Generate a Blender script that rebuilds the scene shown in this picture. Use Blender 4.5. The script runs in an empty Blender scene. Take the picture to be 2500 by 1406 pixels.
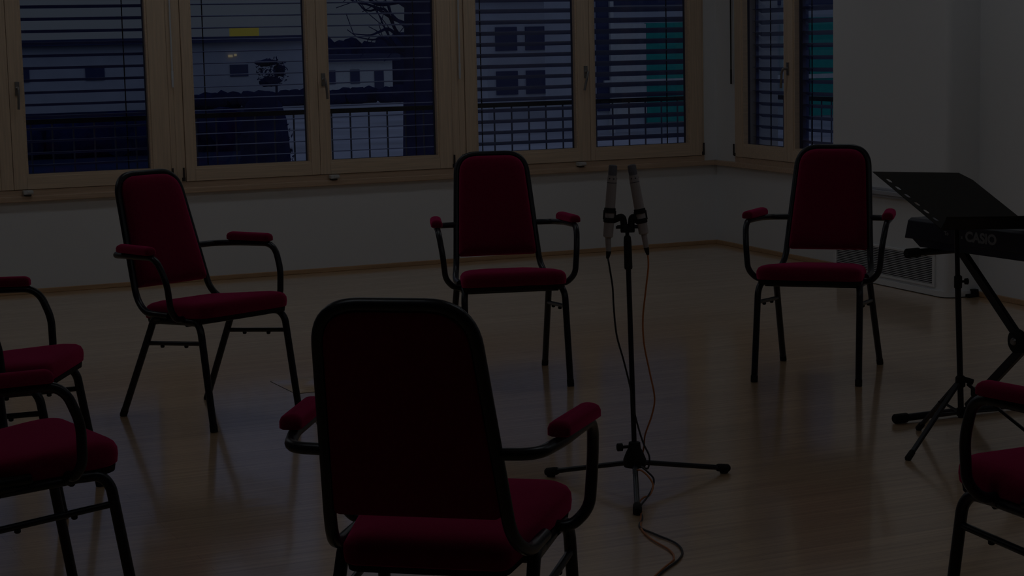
import bpy, bmesh, math, random
from mathutils import Vector, Matrix
random.seed(7)
S = bpy.context.scene
C = S.collection
PI = math.pi

# ------------------------------------------------------------------ camera
F_PX = 4667.48
YAW, PITCH, ROLL, CAM_H = 0.42873, 0.126704, 0.0223743, 1.39695
cam_d = bpy.data.cameras.new('camera')
cam_d.sensor_width = 36.0
cam_d.lens = 36.0 * F_PX / 2500.0
cam_d.clip_start = 0.05; cam_d.clip_end = 600
cam = bpy.data.objects.new('camera', cam_d)
C.objects.link(cam)
cy, sy, cp, sp = math.cos(YAW), math.sin(YAW), math.cos(PITCH), math.sin(PITCH)
fw = Vector((sy*cp, cy*cp, -sp)); r0 = Vector((cy, -sy, 0)); d0 = fw.cross(r0)
cr, sr = math.cos(ROLL), math.sin(ROLL)
right = cr*r0 + sr*d0; down = -sr*r0 + cr*d0
m = Matrix((( right.x, -down.x, -fw.x, 0), (right.y, -down.y, -fw.y, 0), (right.z, -down.z, -fw.z, CAM_H), (0, 0, 0, 1)))
cam.matrix_world = m
cam_d.dof.use_dof = False
S.camera = cam

# ------------------------------------------------------------------ dusk sky
w = bpy.data.worlds.new('dusk_sky'); S.world = w; w.use_nodes = True
nt = w.node_tree; N = nt.nodes; L = nt.links
for n in list(N): N.remove(n)
out = N.new('ShaderNodeOutputWorld'); bg = N.new('ShaderNodeBackground')
tc = N.new('ShaderNodeTexCoord'); sep = N.new('ShaderNodeSeparateXYZ'); rp = N.new('ShaderNodeValToRGB')
L.new(tc.outputs['Generated'], sep.inputs[0]); L.new(sep.outputs['Z'], rp.inputs[0])
e = rp.color_ramp.elements
e[0].position = 0.0; e[0].color = (0.30, 0.36, 0.50, 1)
e[1].position = 1.0; e[1].color = (0.66, 0.78, 1.15, 1)
k = rp.color_ramp.elements.new(0.06); k.color = (0.34, 0.42, 0.54, 1)
k = rp.color_ramp.elements.new(0.22); k.color = (0.66, 0.88, 1.55, 1)
L.new(rp.outputs[0], bg.inputs[0]); bg.inputs[1].default_value = 1.0
L.new(bg.outputs[0], out.inputs[0])

# ------------------------------------------------------------------ exposure
S.view_settings.view_transform = 'Standard'
S.view_settings.look = 'None'
S.view_settings.exposure = -4.0
S.view_settings.gamma = 1.0
S.view_settings.use_curve_mapping = False
LAMP_STRENGTH = 19.5          # emission of the ceiling lamp diffusers

# ------------------------------------------------------------------ helpers
def mat(name, col, rough=0.5, metal=0.0, spec=0.5, var=0.0, vscale=8.0, bump=0.0, bscale=60.0, stretch=None, coat=0.0, coat_r=0.1, sheen=0.0):
    m = bpy.data.materials.new(name); m.use_nodes = True
    n = m.node_tree.nodes; l = m.node_tree.links; b = n['Principled BSDF']
    b.inputs['Base Color'].default_value = (*col, 1); b.inputs['Roughness'].default_value = rough
    b.inputs['Metallic'].default_value = metal; b.inputs['Specular IOR Level'].default_value = spec
    b.inputs['Coat Weight'].default_value = coat; b.inputs['Coat Roughness'].default_value = coat_r
    b.inputs['Sheen Weight'].default_value = sheen
    t = n.new('ShaderNodeTexCoord'); mp = n.new('ShaderNodeMapping'); l.new(t.outputs['Object'], mp.inputs[0])
    if stretch: mp.inputs['Scale'].default_value = stretch
    if var > 0:
        no = n.new('ShaderNodeTexNoise'); no.inputs['Scale'].default_value = vscale; no.inputs['Detail'].default_value = 5
        l.new(mp.outputs[0], no.inputs['Vector'])
        r = n.new('ShaderNodeValToRGB'); l.new(no.outputs[0], r.inputs[0])
        r.color_ramp.elements[0].position = 0.3; r.color_ramp.elements[1].position = 0.7
        r.color_ramp.elements[0].color = (*[c*(1-var) for c in col], 1)
        r.color_ramp.elements[1].color = (*[min(1, c*(1+var)) for c in col], 1)
        l.new(r.outputs[0], b.inputs['Base Color'])
    if bump > 0:
        no = n.new('ShaderNodeTexNoise'); no.inputs['Scale'].default_value = bscale; no.inputs['Detail'].default_value = 3
        l.new(mp.outputs[0], no.inputs['Vector'])
        bp = n.new('ShaderNodeBump'); bp.inputs['Strength'].default_value = bump; bp.inputs['Distance'].default_value = 0.002
        l.new(no.outputs[0], bp.inputs['Height']); l.new(bp.outputs[0], b.inputs['Normal'])
    return m

def emat(name, col, strength):
    m = bpy.data.materials.new(name); m.use_nodes = True
    n = m.node_tree.nodes; b = n['Principled BSDF']
    b.inputs['Base Color'].default_value = (*col, 1)
    b.inputs['Emission Color'].default_value = (*col, 1); b.inputs['Emission Strength'].default_value = strength
    return m

def obj(name, bm, m, parent=None, smooth=True, bevel=0.0):
    me = bpy.data.meshes.new(name)
    bmesh.ops.recalc_face_normals(bm, faces=bm.faces)
    bm.to_mesh(me); bm.free()
    if smooth:
        for p in me.polygons: p.use_smooth = True
        try: me.set_sharp_from_angle(angle=math.radians(38))
        except Exception: pass
    o = bpy.data.objects.new(name, me); C.objects.link(o)
    if m: me.materials.append(m)
    if parent is not None: o.parent = parent
    if bevel > 0:
        md = o.modifiers.new('bevel', 'BEVEL'); md.width = bevel; md.segments = 2; md.limit_method = 'ANGLE'
    return o

def empty(name, loc=(0, 0, 0), rz=0.0, parent=None):
    o = bpy.data.objects.new(name, None); C.objects.link(o)
    o.location = loc; o.rotation_euler = (0, 0, rz); o.empty_display_size = 0.1
    if parent is not None: o.parent = parent
    return o

def tag(o, label=None, cat=None, group=None, kind=None):
    if label: o['label'] = label
    if cat: o['category'] = cat
    if group: o['group'] = group
    if kind: o['kind'] = kind
    return o

def copy_tree(o, parent=None):
    c = o.copy(); C.objects.link(c); c.parent = parent
    for ch in [x for x in ALL_CHILDREN(o)]: copy_tree(ch, c)
    return c
def ALL_CHILDREN(o):
    return [x for x in C.objects if x.parent == o]

def box(bm, x0, x1, y0, y1, z0, z1, M=None):
    vs = [Vector((x, y, z)) for x in (x0, x1) for y in (y0, y1) for z in (z0, z1)]
    if M is not None: vs = [M @ v for v in vs]
    v = [bm.verts.new(p) for p in vs]
    for f in ((0,1,3,2), (4,6,7,5), (0,4,5,1), (2,3,7,6), (0,2,6,4), (1,5,7,3)):
        bm.faces.new([v[i] for i in f])
    return bm

def smooth_path(pts, rad=0.03, n=6):
    """polyline with rounded corners"""
    P = [Vector(p) for p in pts]; out = [P[0]]
    for i in range(1, len(P)-1):
        a, b, c = P[i-1], P[i], P[i+1]
        r = rad[i] if isinstance(rad, (list, tuple)) else rad
        r1 = min(r, (a-b).length*0.49, (c-b).length*0.49)
        s = b + (a-b).normalized()*r1; t = b + (c-b).normalized()*r1
        for k in range(n+1):
            u = k/n; out.append((1-u)**2*s + 2*u*(1-u)*b + u*u*t)
    out.append(P[-1]); return out

def spline(pts, n=8):
    P = [Vector(p) for p in pts]; P = [2*P[0]-P[1]] + P + [2*P[-1]-P[-2]]; out = []
    for i in range(1, len(P)-2):
        for k in range(n):
            t = k/n; a, b, c, d = P[i-1:i+3]
            out.append(0.5*((2*b)+(c-a)*t+(2*a-5*b+4*c-d)*t*t+(3*b-a-3*c+d)*t**3))
    out.append(P[-2]); return out

def tube(bm, path, r, seg=12, r2=None, cap=True):
    """sweep a round (or oval: r along side, r2 along up) section"""
    P = [Vector(p) for p in path]
    rings = []; T0 = (P[1]-P[0]).normalized()
    up = Vector((0, 0, 1)) if abs(T0.z) < 0.9 else Vector((0, 1, 0))
    nrm = (up - up.dot(T0)*T0).normalized()
    for i, p in enumerate(P):
        if i == 0: T = (P[1]-P[0]).normalized()
        elif i == len(P)-1: T = (P[-1]-P[-2]).normalized()
        else:
            T = ((P[i+1]-p).normalized() + (p-P[i-1]).normalized())
            T = T.normalized() if T.length > 1e-6 else (P[i+1]-p).normalized()
        nrm = (nrm - nrm.dot(T)*T).normalized(); bn = T.cross(nrm)
        ri = r[i] if isinstance(r, (list, tuple)) else r
        rj = ri if r2 is None else r2
        rings.append([bm.verts.new(p + bn*ri*math.cos(2*PI*k/seg) + nrm*rj*math.sin(2*PI*k/seg)) for k in range(seg)])
    for a, b in zip(rings, rings[1:]):
        for k in range(seg): bm.faces.new((a[k], a[(k+1) % seg], b[(k+1) % seg], b[k]))
    if cap: bm.faces.new(rings[0][::-1]); bm.faces.new(rings[-1])
    return bm

def lathe(bm, prof, base, axis, seg=20):
    """profile [(r, h)] revolved about axis through base"""
    A = Vector(axis).normalized(); B = Vector(base)
    up = Vector((0, 0, 1)) if abs(A.z) < 0.9 else Vector((1, 0, 0))
    u = up.cross(A).normalized(); v = A.cross(u)
    rings = [[bm.verts.new(B + A*h + (u*math.cos(2*PI*k/seg) + v*math.sin(2*PI*k/seg))*max(r, 1e-4)) for k in range(seg)] for r, h in prof]
    for a, b in zip(rings, rings[1:]):
        for k in range(seg): bm.faces.new((a[k], a[(k+1) % seg], b[(k+1) % seg], b[k]))
    bm.faces.new(rings[0][::-1]); bm.faces.new(rings[-1]); return bm

def B(): return bmesh.new()

def slab(bm, outline, profile, M=None):
    """outline(inset)-> list of (x,y); profile [(inset, z, crown)] rings stacked into a closed rounded solid"""
    rings = []
    for ins, z, crown in profile:
        rings.append([bm.verts.new(Vector((x, y, z)) if M is None else M @ Vector((x, y, z))) for x, y in outline(ins)])
    n = len(rings[0])
    for a, b in zip(rings, rings[1:]):
        for k in range(n): bm.faces.new((a[k], a[(k+1) % n], b[(k+1) % n], b[k]))
    bm.faces.new(rings[0][::-1]); bm.faces.new(rings[-1]); return bm

def rounded_poly(pts, rad, n=6):
    """closed polygon with rounded corners, 2D; rad per corner"""
    out = []; m_ = len(pts)
    for i in range(m_):
        a, b, c = Vector(pts[i-1]), Vector(pts[i]), Vector(pts[(i+1) % m_])
        r = rad[i] if isinstance(rad, (list, tuple)) else rad
        r = min(r, (a-b).length*0.48, (c-b).length*0.48)
        s = b+(a-b).normalized()*r; t = b+(c-b).normalized()*r
        for k in range(n+1):
            u = k/n; p = (1-u)**2*s + 2*u*(1-u)*b + u*u*t; out.append((p.x, p.y))
    return out

def text_mesh(name, body, size, M, m, parent, extrude=0.0008, offset=0.0):
    cu = bpy.data.curves.new(name, 'FONT'); cu.body = body; cu.size = size; cu.extrude = extrude; cu.offset = offset
    cu.align_x = 'LEFT'
    to = bpy.data.objects.new(name+'_tmp', cu); C.objects.link(to)
    bpy.context.view_layer.update()
    me = bpy.data.meshes.new_from_object(to.evaluated_get(bpy.context.evaluated_depsgraph_get()))
    bpy.data.objects.remove(to)
    o = bpy.data.objects.new(name, me); C.objects.link(o); me.materials.clear(); me.materials.append(m)
    me.transform(M); o.parent = parent
    return o

# ------------------------------------------------------------------ materials
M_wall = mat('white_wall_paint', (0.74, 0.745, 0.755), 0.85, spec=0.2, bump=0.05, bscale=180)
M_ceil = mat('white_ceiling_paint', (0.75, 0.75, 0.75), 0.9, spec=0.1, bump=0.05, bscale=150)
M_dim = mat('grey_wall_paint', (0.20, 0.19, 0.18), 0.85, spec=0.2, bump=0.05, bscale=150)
M_pine_v = mat('varnished_pine_upright', (0.66, 0.51, 0.37), 0.42, var=0.10, vscale=3.0, stretch=(30, 30, 1.2), bump=0.05)
M_pine_h = mat('varnished_pine_rail', (0.66, 0.51, 0.37), 0.42, var=0.10, vscale=3.0, stretch=(1.2, 30, 30), bump=0.05)
M_sill = mat('pine_sill', (0.56, 0.40, 0.28), 0.5, var=0.12, vscale=3.0, stretch=(1.2, 30, 30))
M_base = mat('pine_baseboard', (0.50, 0.31, 0.17), 0.5, var=0.12, vscale=3.0, stretch=(1.2, 30, 30))
M_gap = mat('black_window_seal', (0.02, 0.017, 0.015), 0.8)
M_seal = mat('blue_grey_glazing_spacer', (0.05, 0.05, 0.09), 0.6)
M_fab = mat('dark_red_upholstery', (0.155, 0.0025, 0.027), 0.85, spec=0.06, var=0.10, vscale=90, bump=0.35, bscale=700, sheen=0.85)
M_fab.node_tree.nodes['Principled BSDF'].inputs['Sheen Tint'].default_value = (1.0, 0.07, 0.27, 1)
M_fab.node_tree.nodes['Principled BSDF'].inputs['Sheen Roughness'].default_value = 0.55
M_blk = mat('black_enamelled_steel', (0.006, 0.007, 0.014), 0.34, spec=0.4)
M_rub = mat('black_rubber', (0.012, 0.011, 0.011), 0.75, spec=0.25)
M_pan = mat('black_seat_board', (0.012, 0.010, 0.011), 0.8, spec=0.2)
M_key = mat('black_keyboard_plastic', (0.008, 0.011, 0.034), 0.42, spec=0.4, bump=0.05, bscale=400)
M_wht = mat('white_keys', (0.7, 0.7, 0.68), 0.3)
M_logo = mat('pale_grey_print', (0.24, 0.25, 0.28), 0.6)
M_nick = mat('satin_nickel', (0.42, 0.375, 0.37), 0.38, metal=0.2, var=0.04, vscale=20)
M_mesh = mat('fine_steel_mesh', (0.17, 0.17, 0.20), 0.55, metal=0.4, bump=0.8, bscale=900)
M_alu = mat('brushed_aluminium', (0.28, 0.27, 0.27), 0.35, metal=0.7)
M_dalu = mat('dark_bronze_hinge', (0.05, 0.04, 0.04), 0.45, metal=0.5)
M_plw = mat('grey_white_plastic', (0.5, 0.5, 0.5), 0.5)
M_grl = mat('grey_white_grille', (0.55, 0.55, 0.58), 0.6)
M_drk = mat('dark_duct_interior', (0.02, 0.018, 0.03), 0.9)
M_trunk = mat('light_grey_cable_trunking', (0.42, 0.42, 0.46), 0.5)
M_slat = mat('grey_blue_blind_slat', (0.15, 0.17, 0.34), 0.4)
M_cord = mat('black_blind_cord', (0.02, 0.02, 0.03), 0.8)
M_rail = mat('galvanised_railing', (0.16, 0.17, 0.22), 0.45, metal=0.4)
M_raild = mat('dark_handrail', (0.02, 0.02, 0.03), 0.6)
M_ora = mat('orange_cable_sheath', (0.50, 0.17, 0.05), 0.5)
M_bcb = mat('black_cable_sheath', (0.012, 0.010, 0.013), 0.5)
M_hatch = mat('grey_floor_box_cover', (0.19, 0.145, 0.11), 0.25, spec=0.5, coat=0.3, coat_r=0.12)
M_desk = mat('black_desk_sheet', (0.012, 0.011, 0.009), 0.55, spec=0.3)
M_lamp = emat('lamp_diffuser', (0.91, 1.0, 1.09), LAMP_STRENGTH)

def floor_material():
    m = bpy.data.materials.new('oak_strip_parquet'); m.use_nodes = True
    n = m.node_tree.nodes; l = m.node_tree.links; b = n['Principled BSDF']
    t = n.new('ShaderNodeTexCoord')
    br = n.new('ShaderNodeTexBrick'); br.inputs['Scale'].default_value = 1.0
    br.inputs['Brick Width'].default_value = 0.9; br.inputs['Row Height'].default_value = 0.07
    br.inputs['Mortar Size'].default_value = 0.0008; br.inputs['Bias'].default_value = 0.0
    br.inputs['Color1'].default_value = (0.61, 0.42, 0.262, 1); br.inputs['Color2'].default_value = (0.69, 0.48, 0.305, 1)
    br.inputs['Mortar'].default_value = (0.47, 0.30, 0.17, 1)
    l.new(t.outputs['Object'], br.inputs['Vector'])
    mp = n.new('ShaderNodeMapping'); mp.inputs['Scale'].default_value = (1.3, 34, 1); l.new(t.outputs['Object'], mp.inputs[0])
    no = n.new('ShaderNodeTexNoise'); no.inputs['Scale'].default_value = 1.6; no.inputs['Detail'].default_value = 6; l.new(mp.outputs[0], no.inputs['Vector'])
    r = n.new('ShaderNodeValToRGB'); l.new(no.outputs[0], r.inputs[0])
    r.color_ramp.elements[0].position = 0.32; r.color_ramp.elements[0].color = (0.80, 0.76, 0.72, 1)
    r.color_ramp.elements[1].position = 0.68; r.color_ramp.elements[1].color = (1.10, 1.10, 1.08, 1)
    mx = n.new('ShaderNodeMix'); mx.data_type = 'RGBA'; mx.blend_type = 'MULTIPLY'; mx.inputs[0].default_value = 1.0
    l.new(br.outputs['Color'], mx.inputs[6]); l.new(r.outputs[0], mx.inputs[7]); l.new(mx.outputs[2], b.inputs['Base Color'])
    b.inputs['Roughness'].default_value = 0.28; b.inputs['Specular IOR Level'].default_value = 0.5
    b.inputs['Coat Weight'].default_value = 1.0; b.inputs['Coat Roughness'].default_value = 0.11
    n2 = n.new('ShaderNodeTexNoise'); n2.inputs['Scale'].default_value = 5.0; n2.inputs['Detail'].default_value = 2
    mp2 = n.new('ShaderNodeMapping'); mp2.inputs['Scale'].default_value = (0.6, 3, 1); l.new(t.outputs['Object'], mp2.inputs[0]); l.new(mp2.outputs[0], n2.inputs['Vector'])
    bp = n.new('ShaderNodeBump'); bp.inputs['Strength'].default_value = 0.12; bp.inputs['Distance'].default_value = 0.004
    l.new(n2.outputs[0], bp.inputs['Height']); l.new(bp.outputs[0], b.inputs['Normal']); l.new(bp.outputs[0], b.inputs['Coat Normal'])
    return m

def glass_material():
    m = bpy.data.materials.new('window_glass'); m.use_nodes = True
    n = m.node_tree.nodes; l = m.node_tree.links
    for x in list(n): n.remove(x)
    o = n.new('ShaderNodeOutputMaterial'); mx = n.new('ShaderNodeMixShader'); tr = n.new('ShaderNodeBsdfTransparent'); gl = n.new('ShaderNodeBsdfGlossy')
    lw = n.new('ShaderNodeLayerWeight'); lw.inputs[0].default_value = 0.5
    pw = n.new('ShaderNodeMath'); pw.operation = 'POWER'; pw.inputs[1].default_value = 4.5; l.new(lw.outputs['Facing'], pw.inputs[0])
    fr = n.new('ShaderNodeMath'); fr.operation = 'MULTIPLY_ADD'; fr.inputs[1].default_value = 0.85; fr.inputs[2].default_value = 0.06; l.new(pw.outputs[0], fr.inputs[0])
    tr.inputs[0].default_value = (0.92, 0.94, 0.96, 1); gl.inputs['Roughness'].default_value = 0.02
    l.new(fr.outputs[0], mx.inputs[0]); l.new(tr.outputs[0], mx.inputs[1]); l.new(gl.outputs[0], mx.inputs[2]); l.new(mx.outputs[0], o.inputs[0])
    return m
M_floor = floor_material(); M_glass = glass_material()

# ------------------------------------------------------------------ the room
YW = 11.38                      # inner face of the wall with the long window band
PHI = 0.082
RO = Vector((6.772, YW, 0)); RU = Vector((-math.sin(PHI), -math.cos(PHI), 0)); RN = Vector((-math.cos(PHI), math.sin(PHI), 0))
# right wall frame: x = distance from the corner along the wall, y = outward (away from the room), z up
MR = Matrix(((RU.x, -RN.x, 0, RO.x), (RU.y, -RN.y, 0, RO.y), (0, 0, 1, 0), (0, 0, 0, 1)))
CEIL = 2.9; YR = -2.6; XL = -3.2
def rw(u, o=0.0, z=0.0): return MR @ Vector((u, o, z))
def struct(o): o['kind'] = 'structure'; return o

URE = (YW - YR)/math.cos(PHI)          # right wall length
b = B(); pr = rw(URE + 0.35, 0.3)
vs = [b.verts.new(v) for v in ((XL-.3, YR-.3, 0), (pr.x, YR-.3, 0), (RO.x+.3, YW+.3, 0), (XL-.3, YW+.3, 0))]
f = b.faces.new(vs); ex = bmesh.ops.extrude_face_region(b, geom=[f])
for v in [x for x in ex['geom'] if isinstance(x, bmesh.types.BMVert)]: v.co.z = -0.2
struct(obj('floor', b, M_floor, smooth=False))
b = B(); vs = [b.verts.new(v) for v in ((XL-.3, YR-.3, CEIL), (pr.x, YR-.3, CEIL), (RO.x+.3, YW+.3, CEIL), (XL-.3, YW+.3, CEIL))]
f = b.faces.new(vs); ex = bmesh.ops.extrude_face_region(b, geom=[f])
for v in [x for x in ex['geom'] if isinstance(x, bmesh.types.BMVert)]: v.co.z = CEIL+.2
struct(obj('ceiling', b, M_ceil, smooth=False))

WT = 2.30; WB = 0.615
SX0 = 1.06                      # left end of the window band
b = B()
box(b, XL, 6.772, YW, YW+.22, 0, 0.56)
box(b, XL, 6.772, YW, YW+.22, WT, CEIL)
box(b, XL, SX0, YW, YW+.22, 0.56, WT)
box(b, 6.672, 6.92, YW, YW+.08, 0.56, WT)
struct(obj('wall_back', b, M_wall, smooth=False))
b = B()
box(b, 0.0, URE, 0, .22, 0, 0.56, MR)
box(b, 0.0, URE, 0, .22, WT, CEIL, MR)
box(b, 0.0, 0.297, 0, .10, 0.56, WT, MR)
box(b, 1.79, URE, 0, .22, 0.56, WT, MR)
struct(obj('wall_right', b, M_wall, smooth=False))
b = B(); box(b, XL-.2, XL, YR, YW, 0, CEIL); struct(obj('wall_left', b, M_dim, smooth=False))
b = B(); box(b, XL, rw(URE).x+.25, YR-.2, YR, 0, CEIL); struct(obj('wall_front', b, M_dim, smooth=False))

# projecting pier on the right wall with the ventilation grille
PU0, PU1, PO = 1.955, 3.17, 0.20
b = B()
out_ = rounded_poly([(PU0, 0.0), (PU0, -PO), (PU1, -PO), (PU1, 0.0)], [0.0005, 0.012, 0.035, 0.0005], 8)
slab(b, lambda i: out_, [(0, 0.03, 0), (0, CEIL, 0)], MR)
pier = struct(obj('wall_pier', b, M_wall))
b = B()
out2 = rounded_poly([(PU0-.004, 0.0), (PU0-.004, -PO-.012), (PU1+.014, -PO-.012), (PU1+.014, 0.0)], [0.0005, 0.015, 0.09, 0.0005], 10)
slab(b, lambda i: out2, [(0, 0.004, 0), (0, 0.034, 0)], MR)
struct(obj('trim_1', b, M_wall))
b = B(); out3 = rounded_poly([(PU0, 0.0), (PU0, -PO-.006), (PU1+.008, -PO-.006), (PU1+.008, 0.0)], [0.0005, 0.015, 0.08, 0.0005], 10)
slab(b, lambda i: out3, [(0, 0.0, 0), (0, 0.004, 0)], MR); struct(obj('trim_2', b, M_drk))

# sill board, baseboards
b = B(); box(b, XL, 6.772, YW-.035, YW+.005, 0.545, 0.578)
struct(obj('trim_3', b, M_sill, smooth=False, bevel=.004))
b = B(); box(b, SX0, 6.672, YW-.006, YW+.05, 0.578, 0.6125)
struct(obj('trim_4', b, M_sill, smooth=False))
b = B(); box(b, -.02, PU0, -.035, .005, 0.545, 0.578, MR)
struct(obj('trim_5', b, M_sill, smooth=False, bevel=.004))
b = B(); box(b, .297, 1.79, -.006, .05, 0.578, 0.6125, MR)
struct(obj('trim_6', b, M_sill, smooth=False))
b = B(); box(b, XL, 6.772, YW-.016, YW+.002, 0, 0.027)
struct(obj('baseboard_back', b, M_base, smooth=False, bevel=.003))
b = B(); box(b, -.0, PU0, -.016, .002, 0, 0.027, MR); box(b, PU1, URE, -.016, .002, 0, 0.027, MR)
struct(obj('baseboard_right', b, M_base, smooth=False, bevel=.003))
b = B(); box(b, PU0+.1, PU1-.06, -PO-.022, -PO+.002, 0.500, 0.516, MR); box(b, PU0+.1, PU1-.06, -PO-.034, -PO+.002, 0.516, 0.538, MR); box(b, PU0+.1, PU1-.06, -PO-.012, -PO+.002, 0.538, 0.552, MR)
tag(obj('cable_trunking', b, M_trunk, smooth=False, bevel=.002), 'light grey horizontal cable trunking on the white pier behind the music stand', 'trunking')

# ventilation grille
g = empty('ventilation_grille', rw(2.53, -PO, 0.13))
tag(g, 'white louvred ventilation grille low in the projecting wall behind the right chair', 'grille')
gi = g.matrix_basis.inverted()
gu0, gu1, gz0, gz1 = 2.015, 3.045, 0.062, 0.212
def gl_obj(name, b, m, **k):
    o = obj(name, b, m, g, **k); o.data.transform(Matrix.Translation(-Vector(g.location))); return o
b = B()
box(b, gu0-.02, gu1+.022, -PO-.010, -PO, gz0-.014, gz0, MR); box(b, gu0-.02, gu1+.022, -PO-.010, -PO, gz1, gz1+.014, MR)
box(b, gu0-.02, gu0, -PO-.010, -PO, gz0, gz1, MR); box(b, gu1, gu1+.022, -PO-.010, -PO, gz0, gz1, MR)
gl_obj('frame', b, M_wall, smooth=False, bevel=.002)
b = B(); box(b, gu0, gu1, -PO-.0016, -PO-.0004, gz0, gz1, MR); gl_obj('duct_opening', b, M_drk, smooth=False)
b = B(); nl = 15
for i in range(nl):
    z = gz0 + (i+.5)*(gz1-gz0)/nl
    box(b, gu0, gu1, -PO-.009, -PO-.0018, z-.0026, z+.0014, MR)
gl_obj('louvres', b, M_grl, smooth=False)

# black floor clip in the corner after the pier
b = B(); p = rw(3.19, -.045, 0)
box(b, p.x-.045, p.x+.02, p.y-.02, p.y+.02, 0.0, 0.018); box(b, p.x-.012, p.x+.025, p.y-.016, p.y+.016, 0.016, 0.042)
tag(obj('door_stop', b, M_rub, smooth=False, bevel=.004), 'small black rubber stop on the floor at the wall corner right of the grille', 'stop')

# ------------------------------------------------------------------ windows (timber casements)
IDM = Matrix.Translation((0, YW, 0))     # back wall frame: x along wall, y outward
def sash(parent, MM, x0, x1, gx0, gx1, gz0, gz1, handle_x=None, handle_left=True):
    """one casement leaf with stiles, rails, bead, glass"""
    b = B()
    zt = WT-.055
    box(b, x0, gx0-.012, -.012, .05, WB, zt, MM); box(b, gx1+.012, x1, -.012, .05, WB, zt, MM)
    s = obj('sash', b, M_pine_v, parent, smooth=False, bevel=.003)
    b = B(); box(b, gx0-.012, gx1+.012, -.0115, .05, WB, gz0-.014, MM); box(b, gx0-.012, gx1+.012, -.0115, .05, gz1+.014, zt, MM)
    obj('sash_rail', b, M_pine_h, s, smooth=False, bevel=.002)
    b = B()   # glazing bead
    box(b, gx0-.012, gx0, -.004, .03, gz0-.014, gz1+.014, MM); box(b, gx1, gx1+.012, -.004, .03, gz0-.014, gz1+.014, MM)
    box(b, gx0, gx1, -.004, .03, gz0-.014, gz0, MM); box(b, gx0, gx1, -.004, .03, gz1, gz1+.014, MM)
    obj('glazing_bead', b, M_pine_h, s, smooth=False)
    b = B()   # spacer
    for (a, c_, d, e_) in ((gx0-.012, gx0+.003, gz0, gz1), (gx1-.006, gx1+.012, gz0, gz1)): box(b, a, c_, .030, .046, d, e_, MM)
    box(b, gx0, gx1, .030, .046, gz0-.01, gz0+.002, MM)
    obj('glazing_spacer', b, M_seal, s, smooth=False)
    b = B(); vs = [b.verts.new(MM @ Vector(v)) for v in ((gx0-.01, .036, gz0-.01), (gx1+.01, .036, gz0-.01), (gx1+.01, .036, gz1+.01), (gx0-.01, .036, gz1+.01))]
    b.faces.new(vs); obj('glass_pane', b, M_glass, s, smooth=False)
    if handle_x is not None:
        b = B(); hx, tilt = handle_x
        lathe(b, [(.013, 0), (.013, .008), (.008, .010), (.008, .034)], MM @ Vector((hx, -.012, 1.205)), MM.to_3x3() @ Vector((0, -1, 0)), 14)
        box(b, hx-.012, hx+.012, -.020, -.012, 1.165, 1.245, MM)
        tube(b, smooth_path([MM @ Vector(q) for q in ((hx, -.040, 1.207), (hx, -.052, 1.205), (hx+tilt*.3, -.055, 1.18), (hx+tilt, -.050, 1.085))], .012), .0075, 10)
        obj('handle', b, M_alu, s)
    return s

def window(name, MM, x0, x1, leaves, posts, hinges=(), latch=None):
    w_ = struct(empty(name))
    b = B()
    for a, c_ in posts: box(b, a, c_, -.004, .065, WB-.004, WT, MM)
    box(b, x0, x1, .004, .065, WT-.055, WT, MM)
    obj('frame', b, M_pine_v, w_, smooth=False, bevel=.003)
    b = B(); box(b, x0, x1, .002, .062, 0.6085, WB, MM); obj('frame_rebate', b, M_gap, w_, smooth=False)
    for lf in leaves: sash(w_, MM, *lf)
    b = B()   # dark joint between the meeting stiles
    gx = leaves[0][1]; box(b, gx-.003, gx+.003, .004, .05, WB, WT-.06, MM); obj('meeting_joint', b, M_gap, w_, smooth=False)
    for hx in hinges:
        b = B(); p0 = MM @ Vector((hx, -.020, .625)); p1 = MM @ Vector((hx, -.020, .70))
        tube(b, [p0, p1], .006, 10); box(b, hx-.010, hx+.010, -.016, -.008, .618, .64, MM); obj('hinge', b, M_dalu, w_)
    if latch is not None:
        b = B(); box(b, latch-.028, latch+.028, -.052, -.008, .588, .611, MM); box(b, latch-.006, latch+.028, -.056, -.05, .592, .607, MM)
        o_ = obj('stay_bracket', b, M_plw, w_, smooth=False, bevel=.003)
        b = B(); box(b, latch-.022, latch+.016, -.045, -.009, .580, .588, MM); obj('bracket_foot', b, M_dalu, o_, smooth=False)
    return w_

GZ0, GZ1 = 0.703, 2.18
window('window_1', IDM, SX0, 2.985, [(1.16, 2.009, 1.25, 1.925, GZ0, GZ1), (2.011, 2.950, 2.100, 2.828, GZ0, GZ1, (2.058, -.004))],
       [(SX0, 1.16), (2.952, 2.985)], hinges=(1.165, 2.956), latch=2.085)
window('window_2', IDM, 2.985, 4.852, [(3.042, 3.899, 3.112, 3.830, GZ0, GZ1), (3.901, 4.800, 3.978, 4.698, GZ0, GZ1, (3.935, .012))],
       [(2.985, 3.040), (4.802, 4.852)], hinges=(3.024, 4.806), latch=3.980)
window('window_3', IDM, 4.852, 6.672, [(4.897, 5.796, 4.985, 5.695, GZ0, GZ1, (5.766, -.028)), (5.798, 6.655, 5.842, 6.548, GZ0, GZ1)],
       [(4.852, 4.895), (6.655, 6.672)], hinges=(4.868, 6.660), latch=5.713)
window('window_4', MR, .297, 1.79, [(.305, 1.037, .417, .985, GZ0, GZ1), (1.039, 1.775, 1.130, 1.665, GZ0, GZ1, (1.062, -.03))],
       [(.297, .305), (1.775, 1.79)], hinges=(.303, 1.78))
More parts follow.
